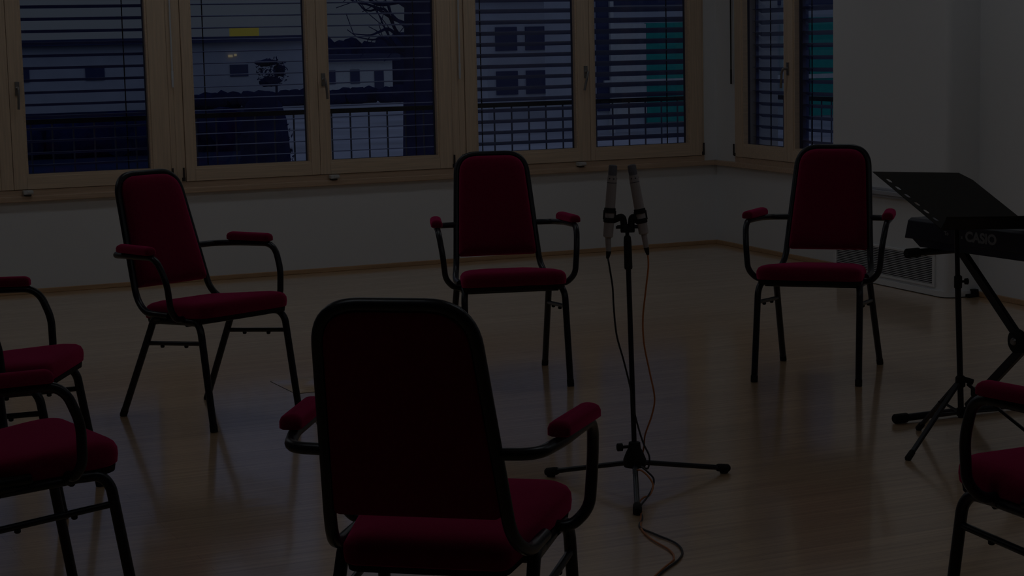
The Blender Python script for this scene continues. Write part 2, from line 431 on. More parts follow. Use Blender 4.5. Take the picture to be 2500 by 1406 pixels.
# crank rods of the blinds
M_rod = mat('pale_grey_crank_rod', (0.62, 0.64, 0.68), 0.4)
def crank(p, z0, m_, lab, r_=.0055):
    t = empty('crank_rod', (p.x, p.y, z0)); tag(t, lab, 'rod')
    b = B(); tube(b, [(0, 0, .10), (0, 0, 2.22-z0)], r_, 10); obj('rod', b, m_, t)
    b = B(); tube(b, [(0, 0, 0), (0, 0, .095), (0, 0, .10)], [r_*1.25, r_*1.35, r_], 10); obj('grip', b, m_, t)
    b = B(); box(b, -.010, .010, -.006, .022, 2.22-z0, 2.25-z0); obj('gear_bracket', b, M_plw, t, smooth=False)
crank(Vector((2.978, YW-.024, 0)), 1.185, M_rod, 'pale crank rod hanging on the post right of the leftmost full window pane')
crank(Vector((4.856, YW-.024, 0)), 1.185, M_rod, 'pale crank rod hanging on the post above the middle chair')
crank(rw(.275, -.022), 1.10, M_rub, 'thin black crank rod hanging left of the side window', .0048)

# ------------------------------------------------------------------ exterior blinds
def blind(MM, x0, x1, tilt, ztop_phase, pitch, cords, label, zmin=.66, off=.125):
    t = empty('venetian_blind', MM @ Vector(((x0+x1)/2, off, zmin)))
    tag(t, label, 'blind', 'outside venetian blinds behind the windows')
    T = Matrix.Translation(-Vector(t.location))
    b = B(); z = ztop_phase + pitch*8
    hw = .038
    while z > zmin:
        pts = []
        for q in (-1, -.6, 0, .6, 1):
            y = q*hw; h = .005*(1-q*q)
            pts.append((y*math.cos(tilt) - h*math.sin(tilt), -y*math.sin(tilt) + h*math.cos(tilt)))
        if z < WT-.03:
            top = [[b.verts.new(MM @ Vector((x, off+a, z+c_))) for a, c_ in pts] for x in (x0, x1)]
            bot = [[b.verts.new(MM @ Vector((x, off+a, z+c_-.0016))) for a, c_ in pts] for x in (x0, x1)]
            for i in range(4):
                b.faces.new((top[0][i], top[0][i+1], top[1][i+1], top[1][i])); b.faces.new((bot[0][i], bot[1][i], bot[1][i+1], bot[0][i+1]))
            for i in (0, 4): b.faces.new((top[0][i], top[1][i], bot[1][i], bot[0][i]))
        z -= pitch
    o = obj('slats', b, M_slat, t); o.data.transform(T)
    for cx_ in cords:
        b = B(); box(b, cx_-.003, cx_+.003, off-.006, off, zmin+.02, WT-.03, MM); o = obj('cord', b, M_cord, t, smooth=False); o.data.transform(T)
    b = B(); box(b, x0, x1, off-.03, off+.03, zmin-.004, zmin+.012, MM); o = obj('bottom_bar', b, M_slat, t, smooth=False); o.data.transform(T)
    b = B(); box(b, x0, x1, off-.035, off+.035, WT-.03, WT+.05, MM); o = obj('head_box', b, M_slat, t, smooth=False); o.data.transform(T)
    for gx in (x0, x1):
        b = B(); box(b, gx-.006, gx+.006, off-.010, off+.010, zmin-.004, WT+.05, MM); o = obj('guide_rail', b, M_slat, t, smooth=False); o.data.transform(T)
R_ = math.radians
blind(IDM, 1.10, 2.01, R_(12), 1.607, .0718, (1.4, 1.9), 'outside venetian blind behind the window pane cut off by the left edge')
blind(IDM, 2.045, 2.975, R_(12), 1.607, .0718, (2.723,), 'outside venetian blind of the leftmost full window pane')
blind(IDM, 3.025, 3.945, R_(2.5), 1.609, .0718, (3.216,), 'thin-edged outside blind in front of the yellow light')
blind(IDM, 3.97, 4.80, R_(3.5), 1.610, .0718, (4.600,), 'thin-edged outside blind in the pane with the dark tree trunk')
blind(IDM, 4.97, 5.845, R_(19), 1.6135, .0718, (5.069,), 'half-closed outside blind above and right of the middle chair')
blind(IDM, 5.875, 6.70, R_(25), 1.6148, .0718, (6.455,), 'dark half-closed outside blind in front of the green facade')
blind(MR, .340, .895, R_(20), 1.5814, .0768, (.542,), 'narrow outside blind in the left pane of the side window', off=.14)
blind(MR, .985, 1.74, R_(20), 1.5814, .0768, (1.10, 1.5), 'outside blind in the side window pane cut off by the white pier', off=.14)
b = B(); box(b, -.10, .33, .10, .30, .40, WT+.1, MR); box(b, .297, .33, .066, .10, .56, WT, MR); struct(obj('wall_corner', b, M_wall, smooth=False))
b = B(); box(b, .905, .978, .10, .18, .60, WT+.05, MR); struct(obj('trim_7', b, M_slat, smooth=False))

# ------------------------------------------------------------------ balcony railing outside
rl = empty('balcony_railing', (3.5, YW+.52, -.1)); tag(rl, 'metal balcony railing with thin upright bars and dark handrail outside the long windows', 'railing', 'railings outside the windows')
def rl_obj(name, b, m, par): o = obj(name, b, m, par, smooth=False); return o
TR = Matrix.Translation(-Vector(rl.location))
b = B(); box(b, 0.0, 7.20, 11.88, 11.925, .975, 1.005); rl_obj('handrail', b, M_raild, rl).data.transform(TR)
b = B(); box(b, 0.0, 7.20, 11.89, 11.91, .02, .04); rl_obj('bottom_rail', b, M_rail, rl).data.transform(TR)
b = B(); box(b, -.005, .005, -.003, .003, .04, .98); bar0 = rl_obj('bar', b, M_rail, rl); 
x = 2.3527 - 18*.1297; first = True
while x < 7.15:
    o = bar0 if first else bar0.copy()
    if not first: C.objects.link(o); o.parent = rl
    o.location = (x-rl.location.x, 11.9-rl.location.y, -rl.location.z); first = False; x += .1297
rr = empty('balcony_railing', rw(.6, .52, -.1)); tag(rr, 'metal balcony railing with upright bars outside the narrow side window', 'railing', 'railings outside the windows')
TR = Matrix.Translation(-Vector(rr.location))
b = B(); box(b, -.55, 3.0, .50, .545, .975, 1.005, MR); rl_obj('handrail', b, M_raild, rr).data.transform(TR)
b = B(); box(b, -.55, 3.0, .51, .53, .02, .04, MR); rl_obj('bottom_rail', b, M_rail, rr).data.transform(TR)
b = B(); box(b, -.003, .003, -.005, .005, .04, .98); bar1 = rl_obj('bar', b, M_rail, rr)
u_ = -.2665-.2*1.33; first = True
for i in range(24):
    o = bar1 if i == 0 else bar1.copy()
    if i: C.objects.link(o); o.parent = rr
    p = rw(-.2665-.1333 + i*.1333, .52, 0) - Vector(rr.location); o.location = p
b = B(); box(b, -.5, 7.6, YW+.22, YW+.62, -.25, -.1); box(b, -.5, 2.9, .22, .62, -.25, -.1, MR)
struct(obj('balcony_slab', b, M_plw, smooth=False))

# ------------------------------------------------------------------ outdoors
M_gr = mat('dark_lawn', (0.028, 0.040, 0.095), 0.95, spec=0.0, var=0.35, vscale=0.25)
M_pv = mat('pale_paving', (0.55, 0.56, 0.62), 0.9, spec=0.1, var=0.25, vscale=0.3)
M_cre = mat('cream_facade', (0.80, 0.80, 0.74), 0.8, var=0.05)
M_pal = mat('pale_blue_facade', (0.66, 0.67, 0.70), 0.8, var=0.06, vscale=1.0)
M_teal = mat('teal_facade_panel', (0.02, 0.46, 0.36), 0.6, var=0.08)
M_navy = mat('dark_navy_cladding', (0.05, 0.06, 0.15), 0.7)
M_glz = mat('dark_window_glazing', (0.05, 0.06, 0.16), 0.3)
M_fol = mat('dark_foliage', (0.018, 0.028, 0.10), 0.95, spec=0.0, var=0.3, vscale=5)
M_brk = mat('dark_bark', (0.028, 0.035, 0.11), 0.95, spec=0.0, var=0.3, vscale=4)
M_yel = emat('lit_yellow_sign', (1.0, 0.76, 0.08), 0.27)
M_lit = emat('lit_street_window', (1.0, 0.8, 0.45), 1.2)
GZ = -1.0
b = B(); box(b, -90, 220, 13.2, 420, GZ-.5, GZ); tag(struct(obj('lawn', b, M_gr, smooth=False)))
b = B(); vs = [b.verts.new(v) for v in ((4.3, 13.4, GZ+.02), (26, 13.4, GZ+.02), (80, 70, GZ+.02), (64, 149, GZ+.02), (48, 149, GZ+.02))]
b.faces.new(vs); struct(obj('plaza', b, M_pv, smooth=False))
b = B(); box(b, -20, 66, 150, 172, GZ+.01, GZ+.06); struct(obj('road', b, M_pv, smooth=False))

def building(label, x0, x1, y0, y1, z1, wall, wins, m_win, rows_frame=True, name='building', roof=None):
    t = empty(name, ((x0+x1)/2, (y0+y1)/2, GZ)); tag(t, label, 'building')
    T = Matrix.Translation(-Vector(t.location))
    b = B(); box(b, x0, x1, y0, y1, GZ, z1); obj('wall', b, wall, t, smooth=False).data.transform(T)
    b = B(); box(b, x0-.3, x1+.3, y0-.4, y1+.3, z1, z1+(.25 if roof is None else roof)); obj('roof', b, M_navy, t, smooth=False).data.transform(T)
    for a, c_, za, zb in wins:
        b = B(); box(b, a, c_, y0-.05, y0, za, zb); wn = obj('window', b, m_win, t, smooth=False); wn.data.transform(T)
    return t, T
# school-like block with cream and teal panels
t, T = building('block with teal and cream panels behind the right-hand blinds', 23.1, 33.5, 45, 48, 3.6, M_pal, [], M_glz)
for a, c_, za, zb, mm, nm in ((23.58, 24.59, -.55, 1.86, M_cre, 'cream_panel'), (24.6, 26.3, -.75, 1.88, M_teal, 'teal_panel'), (23.15, 23.5, -.4, 2.6, M_navy, 'dark_panel'),
        (27.7, 28.66, -.5, 1.95, M_teal, 'teal_panel'), (29.75, 30.7, -.75, 1.95, M_teal, 'teal_panel'), (31.2, 32.3, -.75, 1.95, M_teal, 'teal_panel'),
        (26.35, 27.6, 2.0, 3.4, M_navy, 'dark_panel'), (23.6, 26.3, 2.35, 3.5, M_navy, 'dark_panel'), (27.7, 33.2, 2.3, 3.5, M_navy, 'dark_panel'), (29.0, 29.7, -.75, 1.1, M_glz, 'dark_panel')):
    b = B(); box(b, a, c_, 44.9, 45, za, zb); obj(nm, b, mm, t, smooth=False).data.transform(T)
for xm in (23.53, 28.85, 29.1, 30.9):
    b = B(); box(b, xm-.05, xm+.05, 44.8, 45, GZ, 3.4); obj('mullion', b, M_cre, t, smooth=False).data.transform(T)
b = B(); box(b, 23.3, 33.5, 44.82, 44.9, .28, .40); obj('ledge', b, M_cre, t, smooth=False).data.transform(T)
building('pale office building seen through the half-closed middle blind', 24.9, 33.5, 56, 58, 2.9, M_pal,
         [(25.2+i*1.05, 25.95+i*1.05, za, za+.75) for i in range(7) for za in (-.2, 1.2)], M_glz)
building('long low pale building under the small lit yellow sign', 6.0, 26.8, 80, 90, 1.75, M_pal, [(8+i*3.1, 8.8+i*3.1, .3, .8) for i in range(6)], M_glz)
building('white house with dark windows left of the dark trunk', 31.4, 35.6, 92, 99, .72, M_cre, [(31.9, 32.5, -.4, .3), (33.3, 33.8, -.4, .3), (34.6, 35.1, -.8, .2)], M_glz, roof=.35)
b = B(); box(b, 23.5, 24.75, 79.65, 79.85, 2.0, 2.36); tag(obj('lit_sign', b, M_yel, smooth=False), 'small blurred yellow lit sign seen through the second window', 'sign')
b = B(); box(b, 23.45, 23.62, 79.9, 80.0, 1.12, 1.22); tag(obj('street_light', b, M_lit, smooth=False), 'tiny warm light left below the yellow sign', 'light', 'tiny warm lights below the yellow sign')
b = B(); box(b, 23.72, 23.80, 79.9, 80.0, 1.16, 1.25); tag(obj('street_light', b, M_lit, smooth=False), 'tiny warm light right below the yellow sign', 'light', 'tiny warm lights below the yellow sign')

def blob(bm, c_, r, n=2, jit=.18, sc=(1, 1, 1)):
    ret = bmesh.ops.create_icosphere(bm, subdivisions=n, radius=r)
    for v in ret['verts']:
        k_ = 1 + random.uniform(-jit, jit); v.co = Vector((v.co.x*k_*sc[0], v.co.y*k_*sc[1], v.co.z*k_*sc[2])) + Vector(c_)

def leafy(bm, c_, r, n, size, sc=(1, 1, 1)):
    for i in range(n):
        d = Vector((random.gauss(0, 1), random.gauss(0, 1), random.gauss(0, 1))).normalized()*r*random.uniform(.6, 1.08)
        p = Vector((d.x*sc[0], d.y*sc[1], d.z*sc[2])) + Vector(c_)
        a = Vector((random.gauss(0, 1), random.gauss(0, 1), random.gauss(0, 1))).normalized(); q = a.orthogonal().normalized()
        s = size*random.uniform(.6, 1.3)
        bm.faces.new([bm.verts.new(p+a*s), bm.verts.new(p+q*s*.5), bm.verts.new(p-a*s), bm.verts.new(p-q*s*.5)])

# topiary and round hedge
t = empty('topiary_tree', (6.38, 20, GZ)); tag(t, 'small dark topiary tree above the railing in the second window', 'tree')
b = B(); tube(b, [(0, 0, 1.6), (0.01, 0, 2.02), (.03, 0, 2.25)], .014, 8); obj('trunk', b, M_brk, t)
b = B(); blob(b, (-.06, 0, 2.06), .12, 2, .2, (1.0, 1, .5)); blob(b, (-.10, 0, 2.26), .11, 2, .2, (1.1, 1, .35)); blob(b, (.05, 0, 2.17), .08, 2, .25, (.8, 1, .9)); leafy(b, (-.03, 0, 2.16), .17, 260, .022, (1.0, 1, .9))
obj('foliage', b, M_fol, t)
b = B(); lathe(b, [(.30, 0), (.29, .8), (.27, 1.35), (.25, 1.62), (.20, 1.80), (.12, 1.90), (.03, 1.94)], (6.36, 20.4, GZ), (0, 0, 1), 24); leafy(b, (6.36, 20.4, GZ+1.2), .3, 600, .03, (1, 1, 2.2))
tag(obj('round_hedge', b, M_fol), 'dark rounded hedge below the small topiary tree', 'hedge')
# bare tree with thick dark trunk
t = empty('bare_tree', (10.15, 25, GZ)); tag(t, 'thick dark leafless tree in the pane left of the middle chair', 'tree')
b = B(); tube(b, [(0, 0, 0), (0, 0, 1.5), (.05, 0, 3.2), (.0, 0, 5.2), (.1, 0, 7)], [.36, .31, .29, .25, .2], 14); obj('trunk', b, M_brk, t)
for i in range(22):
    b = B(); z = random.uniform(2.2, 4.6); s_ = -1 if random.random() < .75 else 1; l_ = random.uniform(.5, 1.3)
    q = [Vector((s_*.2, 0, z))]
    for k_ in range(4): q.append(q[-1] + Vector((s_*l_*random.uniform(.15, .35), random.uniform(-.2, .2), random.uniform(-.05, .3))))
    tube(b, spline(q, 4), [.028*(1-j/18)+.003 for j in range(17)], 6)
    for k_ in range(4):
        a = q[1+k_ % 4]; tube(b, [a, a+Vector((s_*random.uniform(.05, .3), random.uniform(-.1, .1), random.uniform(-.25, .35)))], .006, 5)
    obj('branch', b, M_brk, t)
# hedges and far tree line
def hedge(label, x0, x1, y, h, r, mm, name='hedge', g=None):
    b = B(); x = x0
    while x < x1:
        blob(b, (x, y + random.uniform(-.5, .5), GZ + h*random.uniform(.35, .5)), r, 2, .15, (1.2, .6, h/(2*r)*random.uniform(.95, 1.15))); x += r*1.1
    tag(obj(name, b, mm), label, 'hedge', g); return
hedge('dark hedge low in the leftmost windows', 2.0, 13.0, 45, 1.05, .55, M_fol)
hedge('dark hedge at the foot of the long low building', 20.0, 36, 78, .75, .4, M_fol)
hedge('dark far tree line behind the white house', 34.0, 41.5, 104, 3.3, .9, M_fol)
hedge('distant tree line along the horizon behind the long windows', 60.0, 120, 200, 2.6, 2.0, M_navy)

# ------------------------------------------------------------------ ceiling lamps (above the picture)
def lamp(x, y, lab):
    t = empty('ceiling_lamp', (x, y, CEIL)); tag(t, lab, 'lamp', 'rectangular ceiling lamps')
    b = B(); box(b, -.62, .62, -.17, .17, -.05, 0); obj('housing', b, M_plw, t, smooth=False)
    b = B(); box(b, -.59, .59, -.145, .145, -.062, -.0505); obj('diffuser', b, M_lamp, t, smooth=False)
for i, x in enumerate((0.2, 2.8, 5.3)):
    for j, y in enumerate((3.5, 7.6, 10.2)):
        lamp(x, y, 'white rectangular lamp on the ceiling, row %s, %s' % (('near the camera', 'over the chairs', 'near the windows')[j], ('left', 'middle', 'right')[i]))

# ------------------------------------------------------------------ the stacking armchairs
ZT = 0.928
wbb, ybb, zbb, wt_, yt_ = .183, -.186, .439, .148, -.333
def backpt(s, z, dx=0, dn=0):
    """point on the back plane; s=+-1 frame side; dn = offset along the plane normal (towards the front)"""
    t = (z-zbb)/(ZT-zbb); w_ = wbb + t*(wt_-wbb)
    ny, nz = 0.959, 0.283
    return Vector((s*(w_+dx), ybb + t*(yt_-ybb) + dn*ny, z + dn*nz))
def make_chair():
    root = empty('armchair')
    # back frame: inverted U that curves forward under the seat
    b = B()
    pts = [(.200, .02, .412), (.198, -.12, .412), tuple(backpt(1, .50, .003)), tuple(backpt(1, ZT)), tuple(backpt(-1, ZT)), tuple(backpt(-1, .50, .003)), (-.198, -.12, .412), (-.200, .02, .412)]
    pts[2] = tuple(backpt(1, .46)); pts[5] = tuple(backpt(-1, .46))
    tube(b, smooth_path(pts, [0, .07, .05, .085, .085, .05, .07, 0], 10), .0132, 14)
    obj('back_frame', b, M_blk, root)
    # back cushion
    b = B()
    U = Vector((1, 0, 0)); V = (backpt(1, ZT)-backpt(1, zbb)); V.x = 0; V.normalize(); Nn = U.cross(V)   # toward -y? fixed below
    if Nn.y < 0: Nn = -Nn
    O_ = Vector((0, ybb, zbb)); H = (ZT-zbb)/V.z
    M_ = Matrix(((U.x, V.x, Nn.x, O_.x), (U.y, V.y, Nn.y, O_.y), (U.z, V.z, Nn.z, O_.z), (0, 0, 0, 1)))
    v0 = (0.503-zbb)/V.z
    def ol(ins):
        def wd(v): return wbb + v/H*(wt_-wbb) - .010 - ins
        pts_ = [(-wd(v0), v0+ins), (wd(v0), v0+ins), (wd(H)-.0, H-.010-ins), (-wd(H), H-.010-ins)]
        o = rounded_poly(pts_, [.012, .012, .075, .075], 8)
        # slight droop of the bottom edge
        return [(x, y - (.010*(1-(x/.18)**2) if y < v0+.02+ins else 0)) for x, y in o]
    slab(b, ol, [(.010, -.012, 0), (.002, -.010, 0), (0, -.004, 0), (0, .012, 0), (.006, .026, 0), (.020, .034, 0), (.045, .038, 0), (.09, .040, 0)], M_)
    obj('back_cushion', b, M_fab, root)
    # seat board and cushion
    def so(ins):
        pts_ = [(-.168+ins, -.172+ins), (.168-ins, -.172+ins), (.222-ins, .238-ins), (-.222+ins, .238-ins)]
        o = rounded_poly(pts_, [.03, .03, .055, .055], 8)
        return [(x, y + (.022*(1-(x/.222)**2) if y > .16 else 0)) for x, y in o]
    b = B(); slab(b, so, [(.016, .400, 0), (.006, .402, 0), (.004, .418, 0)])
    for v in b.verts: v.co.z += (v.co.y-.24)*.075
    obj('seat_board', b, M_pan, root)
    b = B(); slab(b, so, [(.004, .4185, 0), (0, .422, 0), (-.002, .440, 0), (-.001, .455, 0), (.005, .467, 0), (.016, .475, 0), (.04, .481, 0), (.08, .484, 0), (.13, .485, 0)])
    for v in b.verts: v.co.z += (v.co.y-.24)*.085 + .001
    obj('seat', b, M_fab, root)
    # side rail under the seat
    for s in (1, -1):
        b = B(); tube(b, [(s*.197, -.055, .388), (s*.199, .14, .396)], .0115, 10); obj('side_rail', b, M_blk, root)
    b = B(); tube(b, [(-.199, .12, .388), (.199, .12, .388)], .010, 10); tube(b, [(-.198, -.06, .384), (.198, -.06, .384)], .010, 10); obj('cross_bars', b, M_blk, root)
    for s in (1, -1):
        b = B()
        jp = backpt(s, .634)
        pts = [(jp.x, jp.y, .634), (s*.246, -.236, .634), (s*.274, -.13, .640), (s*.292, .075, .644), (s*.281, .118, .545), (s*.272, .122, .445), (s*.236, .112, .408), (s*.197, .110, .408)]
        tube(b, smooth_path(pts, [0, .05, .03, .055, .03, .05, .025, 0], 8), .0124, 12)
        arm = obj('armrest', b, M_blk, root)
        b = B()
        a0 = Vector((s*.270, -.165, 0)); a1 = Vector((s*.293, .052, 0)); dr = (a1-a0).normalized(); sd = Vector((dr.y, -dr.x, 0))
        def po(ins, a0=a0, a1=a1, dr=dr, sd=sd):
            hw = .0235-ins
            q = [a0+dr*ins-sd*hw, a0+dr*ins+sd*hw, a1-dr*ins+sd*hw, a1-dr*ins-sd*hw]
            if s < 0: q = q[::-1]
            return rounded_poly([(v.x, v.y) for v in q], .014, 5)
        slab(b, po, [(.004, .652, 0), (0, .655, 0), (0, .668, 0), (.003, .676, 0), (.009, .681, 0), (.016, .683, 0)])
        obj('armrest_pad', b, M_fab, arm)
    for s in (1, -1):
        b = B(); tube(b, smooth_path([(s*.214, .268, .016), (s*.209, .213, .37), (s*.203, .19, .398), (s*.200, .10, .399)], [0, .05, .04, 0], 8), .0138, 12)
        lg = obj('leg', b, M_blk, root)
        b = B(); d_ = Vector((s*.214, .268, .016)); ax = (Vector((s*.209, .213, .37))-d_).normalized()
        lathe(b, [(.0132, -.016/ax.z), (.0146, -.013), (.0146, .010), (.0136, .012)], d_, ax, 14); obj('foot_cap', b, M_rub, lg)
        b = B(); tube(b, smooth_path([(s*.210, -.266, .016), (s*.199, -.092, .355), (s*.198, -.072, .398), (s*.198, -.02, .399)], [0, .03, .025, 0], 6), .0138, 12)
        lg = obj('leg', b, M_blk, root)
        b = B(); d_ = Vector((s*.210, -.266, .016)); ax = (Vector((s*.199, -.092, .355))-d_).normalized()
        lathe(b, [(.0132, -.016/ax.z), (.0146, -.013), (.0146, .010), (.0136, .012)], d_, ax, 14); obj('foot_cap', b, M_rub, lg)
        b = B(); tube(b, [(s*.2005, -.121, .298), (s*.2098, .220, .325)], .0085, 10)
        st = obj('stretcher', b, M_blk, root)
        for yy in (-.02, .12):
            b = B(); lathe(b, [(.008, 0), (.008, .006), (.005, .009)], (s*.2045, yy, .298+(yy+.121)*.079-.0075), (0, 0, -1), 10)
            obj('stacking_bumper', b, M_rub, st)
    return root

spots = [
    (3.2893, 7.2550, 2.88206, 'dark red armchair facing the camera, left behind the microphone stand'),
    (4.4544, 6.6655, 2.35695, 'dark red armchair facing the camera in front of the ventilation grille'),
    (1.9589, 7.1143, -2.71489, 'dark red armchair turned to the right, standing alone below the left windows'),
    (1.4501, 3.5168, -.66570, 'large foreground armchair seen from behind with its back to the camera'),
    (.9653, 6.0417, -2.04449, 'armchair cut off by the left edge, the farther one, with raised armrest before the wall'),
    (.7379, 4.6589, -1.40702, 'armchair cut off by the left edge, the nearest one in the lower left corner'),
    (2.8128, 3.1211, .01493, 'armchair cut off by the lower right edge below the music stand'),
]
proto = make_chair()
for i, (x, y, a, lab) in enumerate(spots):
    o = proto if i == 0 else copy_tree(proto)
    o.location = (x, y, 0); o.rotation_euler = (0, 0, a)
    tag(o, lab, 'chair', 'dark red stacking armchairs in a circle')

# ------------------------------------------------------------------ microphone stand with two microphones
MX, MY = 2.80, 5.22
RV = Vector((.9081, -.4182, 0)).normalized(); FV = Vector((.4182, .9081, 0)).normalized()
def mp(r, z, d=0.0): return Vector((MX, MY, 0)) + RV*r + FV*d + Vector((0, 0, z))
LEAN = lambda z: -.0025 - (z-.14)*.0185
t = empty('microphone_stand', (MX, MY, 0)); tag(t, 'black tripod microphone stand in the middle of the chair circle', 'stand')
T = Matrix.Translation(-Vector(t.location))
def part(name, b, m, par=None, TT=None, **k):
    o = obj(name, b, m, par if par is not None else t, **k); o.data.transform(TT if TT is not None else T); return o
b = B(); tube(b, [mp(LEAN(.05), .05), mp(LEAN(.71), .71)], .0082, 14); part('pole', b, M_blk)
b = B(); tube(b, [mp(LEAN(.695), .695), mp(LEAN(.70), .70), mp(LEAN(.78), .78), mp(LEAN(.795), .795), mp(LEAN(.80), .80)], [.0115, .0128, .0122, .0108, .008], 16); part('clutch_grip', b, M_rub)
b = B(); tube(b, [mp(LEAN(.80), .80), mp(LEAN(.826), .826)], .0062, 12); part('top_rod', b, M_blk)
b = B(); h = mp(LEAN(.1), 0)
lathe(b, [(.034, .068), (.036, .075), (.036, .092), (.028, .112), (.020, .128), (.018, .146), (.012, .148)], (h.x, h.y, 0), (0, 0, 1), 18)
hub = part('tripod_hub', b, M_rub)
b = B(); lathe(b, [(.005, 0), (.005, .026), (.013, .027), (.013, .042), (.010, .044)], mp(LEAN(.13)-.012, .132), -RV + FV*-.2, 12)
part('hub_knob', b, M_rub, hub)
for tip in (Vector((2.629, 5.503, 0)), Vector((3.157, 5.257, 0)), Vector((2.634, 4.901, 0))):
    tip = tip + (tip-Vector((h.x, h.y, 0))).normalized()*-.012
    a = Vector((h.x, h.y, .083)); e_ = Vector((tip.x, tip.y, .017)); d_ = (e_-a).normalized()
    b = B(); tube(b, [a+d_*.02, e_], .0085, 12); lg = part('leg', b, M_blk)
    b = B(); lathe(b, [(.0095, 0), (.0125, .006), (.0135, .020), (.0135, .044), (.010, .050)], e_-d_*.030, d_, 14)
    b2 = b; lathe(b2, [(.0125, 0), (.014, .004), (.014, .02)], (e_.x, e_.y, 0.0), (0, 0, 1), 14); part('foot_cap', b2, M_rub, lg)

# stereo bar and clips
b = B()
tube(b, [mp(-.050, .8262), mp(.022, .8262)], .0048, 10)
lathe(b, [(.009, 0), (.010, .003), (.010, .012), (.007, .015)], mp(-.0155, .818), (0, 0, 1), 14)
part('stereo_bar', b, M_blk)
def clip(s, cx, tiltdir, center, axis):
    """microphone clip: foot on the bar, arm, ring round the microphone body"""
    b = B()
    foot = mp(cx, .826)
    A = Vector(axis).normalized()
    ring_c = center
    # ring
    lathe(b, [(.0160, -.023), (.0182, -.021), (.0182, -.008)], ring_c, A, 20)
    lathe(b, [(.0182, .008), (.0182, .021), (.0160, .023)], ring_c, A, 20)
    u = FV.cross(A).normalized()
    for q in (-1, 1):
        c_ = ring_c + u*q*.0145
        tube(b, [c_-A*.014, c_+A*.014], .0058, 8)
    tube(b, smooth_path([ring_c - A*.016 + u*(.010 if s > 0 else .010)*(-1 if s > 0 else 1), foot+Vector((0, 0, .035))+RV*(.004*s), foot+Vector((0, 0, .004))], .012, 6), .0110, 10)
    lathe(b, [(.011, -.016), (.012, -.012), (.012, .008), (.009, .012)], foot, (0, 0, 1), 14)
    tube(b, [foot+Vector((0, 0, .006)), foot+Vector((0, 0, .004)) + RV*(.022*s)], .0026, 8)
    part('microphone_clip', b, M_rub)
def mic_pts(head, grill, bot, con, xlr):
    return [mp(*q) for q in (head, grill, bot, con, xlr)]
Lm = mic_pts((-.0533, 1.0198), (-.0583, .9881), (-.0749, .7958), (-.0735, .7523), (-.0765, .7331))
Rm = mic_pts((.0014, 1.0198), (.0065, .9881), (.037, .8035), (.0435, .7613), (.0484, .7395))
for P_, lab in ((Lm, 'silver small-diaphragm microphone, the left of the pair on the tripod stand'), (Rm, 'silver small-diaphragm microphone, the right of the pair on the tripod stand')):
    mc = empty('microphone', P_[2]); tag(mc, lab, 'microphone', 'pair of microphones on the stand')
    TM = Matrix.Translation(-Vector(P_[2]))
    A = (P_[1]-P_[2]); Ln = A.length; A.normalize()
    b = B(); lathe(b, [(.0120, 0), (.0155, .003), (.0158, .10), (.0150, Ln-.012), (.0138, Ln)], P_[2], A, 22); part('body', b, M_nick, mc, TM)
    b = B(); lathe(b, [(.0150, Ln-.0235), (.0155, Ln-.0232), (.0155, Ln-.0220), (.0150, Ln-.0217)], P_[2], A, 22); part('ring_line', b, M_blk, mc, TM)
    b = B()
    for ang in (-125, -75, 15, 70):
        rr_ = math.radians(ang); u = FV.cross(A).normalized(); v = A.cross(u)
        c_ = P_[2] + A*(Ln-.010) + (u*math.cos(rr_) + v*math.sin(rr_))*.0134
        box(b, -.0022, .0022, -.0022, .0022, -.0016, .0016, Matrix.Translation(c_))
    part('vent_slots', b, M_blk, mc, TM, smooth=False)
    b = B(); lathe(b, [(.0128, Ln), (.0134, Ln+.004), (.0134, Ln+.026), (.0122, Ln+.031), (.006, Ln+.033)], P_[2], A, 22); part('capsule_grille', b, M_mesh, mc, TM)
    A2 = (P_[3]-P_[2]).normalized(); L2 = (P_[3]-P_[2]).length
    b = B(); lathe(b, [(.0088, -.004), (.0092, .004), (.0085, L2-.006), (.0078, L2)], P_[2], A2, 18); cn = part('cable_connector', b, M_nick, mc, TM)
    b = B(); A3 = (P_[4]-P_[3]).normalized(); lathe(b, [(.0080, 0), (.0078, .006), (.0052, .020), (.0035, .024)], P_[3], A3, 16); part('strain_relief', b, M_rub, cn, TM)
clip(-1, -.0240, 1, Lm[2]+(Lm[1]-Lm[2])*.36, Lm[1]-Lm[2])
clip(1, -.0030, 1, Rm[2]+(Rm[1]-Rm[2])*.31, Rm[1]-Rm[2])

# microphone cables
def fl(x, y, z=.004): return Vector((x, y, z))
PX = .0012712
def ip(px_, z, d=0.0): return mp((px_-1547.9)*PX, z, d)
blk = [Lm[4], ip(1491, .705, -.01), ip(1498, .64, -.01), ip(1500, .575, -.012), ip(1506, .49, -.015), ip(1522, .41, -.015), ip(1538, .32, -.014), ip(1546, .25, -.014), ip(1557, .19, -.016), ip(1568, .145, -.03), ip(1580, .11, -.05),
       ip(1576, .075, -.06), ip(1560, .085, -.085), ip(1572, .075, -.11), ip(1586, .055, -.12), ip(1582, .035, -.15), ip(1568, .020, -.20), ip(1548, .010, -.27), ip(1541, .006, -.30), fl(2.625, 4.855), fl(2.568, 4.765), fl(2.566, 4.67), fl(2.569, 4.56), fl(2.540, 4.47), fl(2.487, 4.40), fl(2.40, 4.325), fl(2.30, 4.23), fl(2.1, 4.05)]
b = B(); tube(b, spline(blk, 8), .0030, 8); tag(obj('microphone_cable', b, M_bcb), 'black cable hanging from the left microphone down to the floor', 'cable')
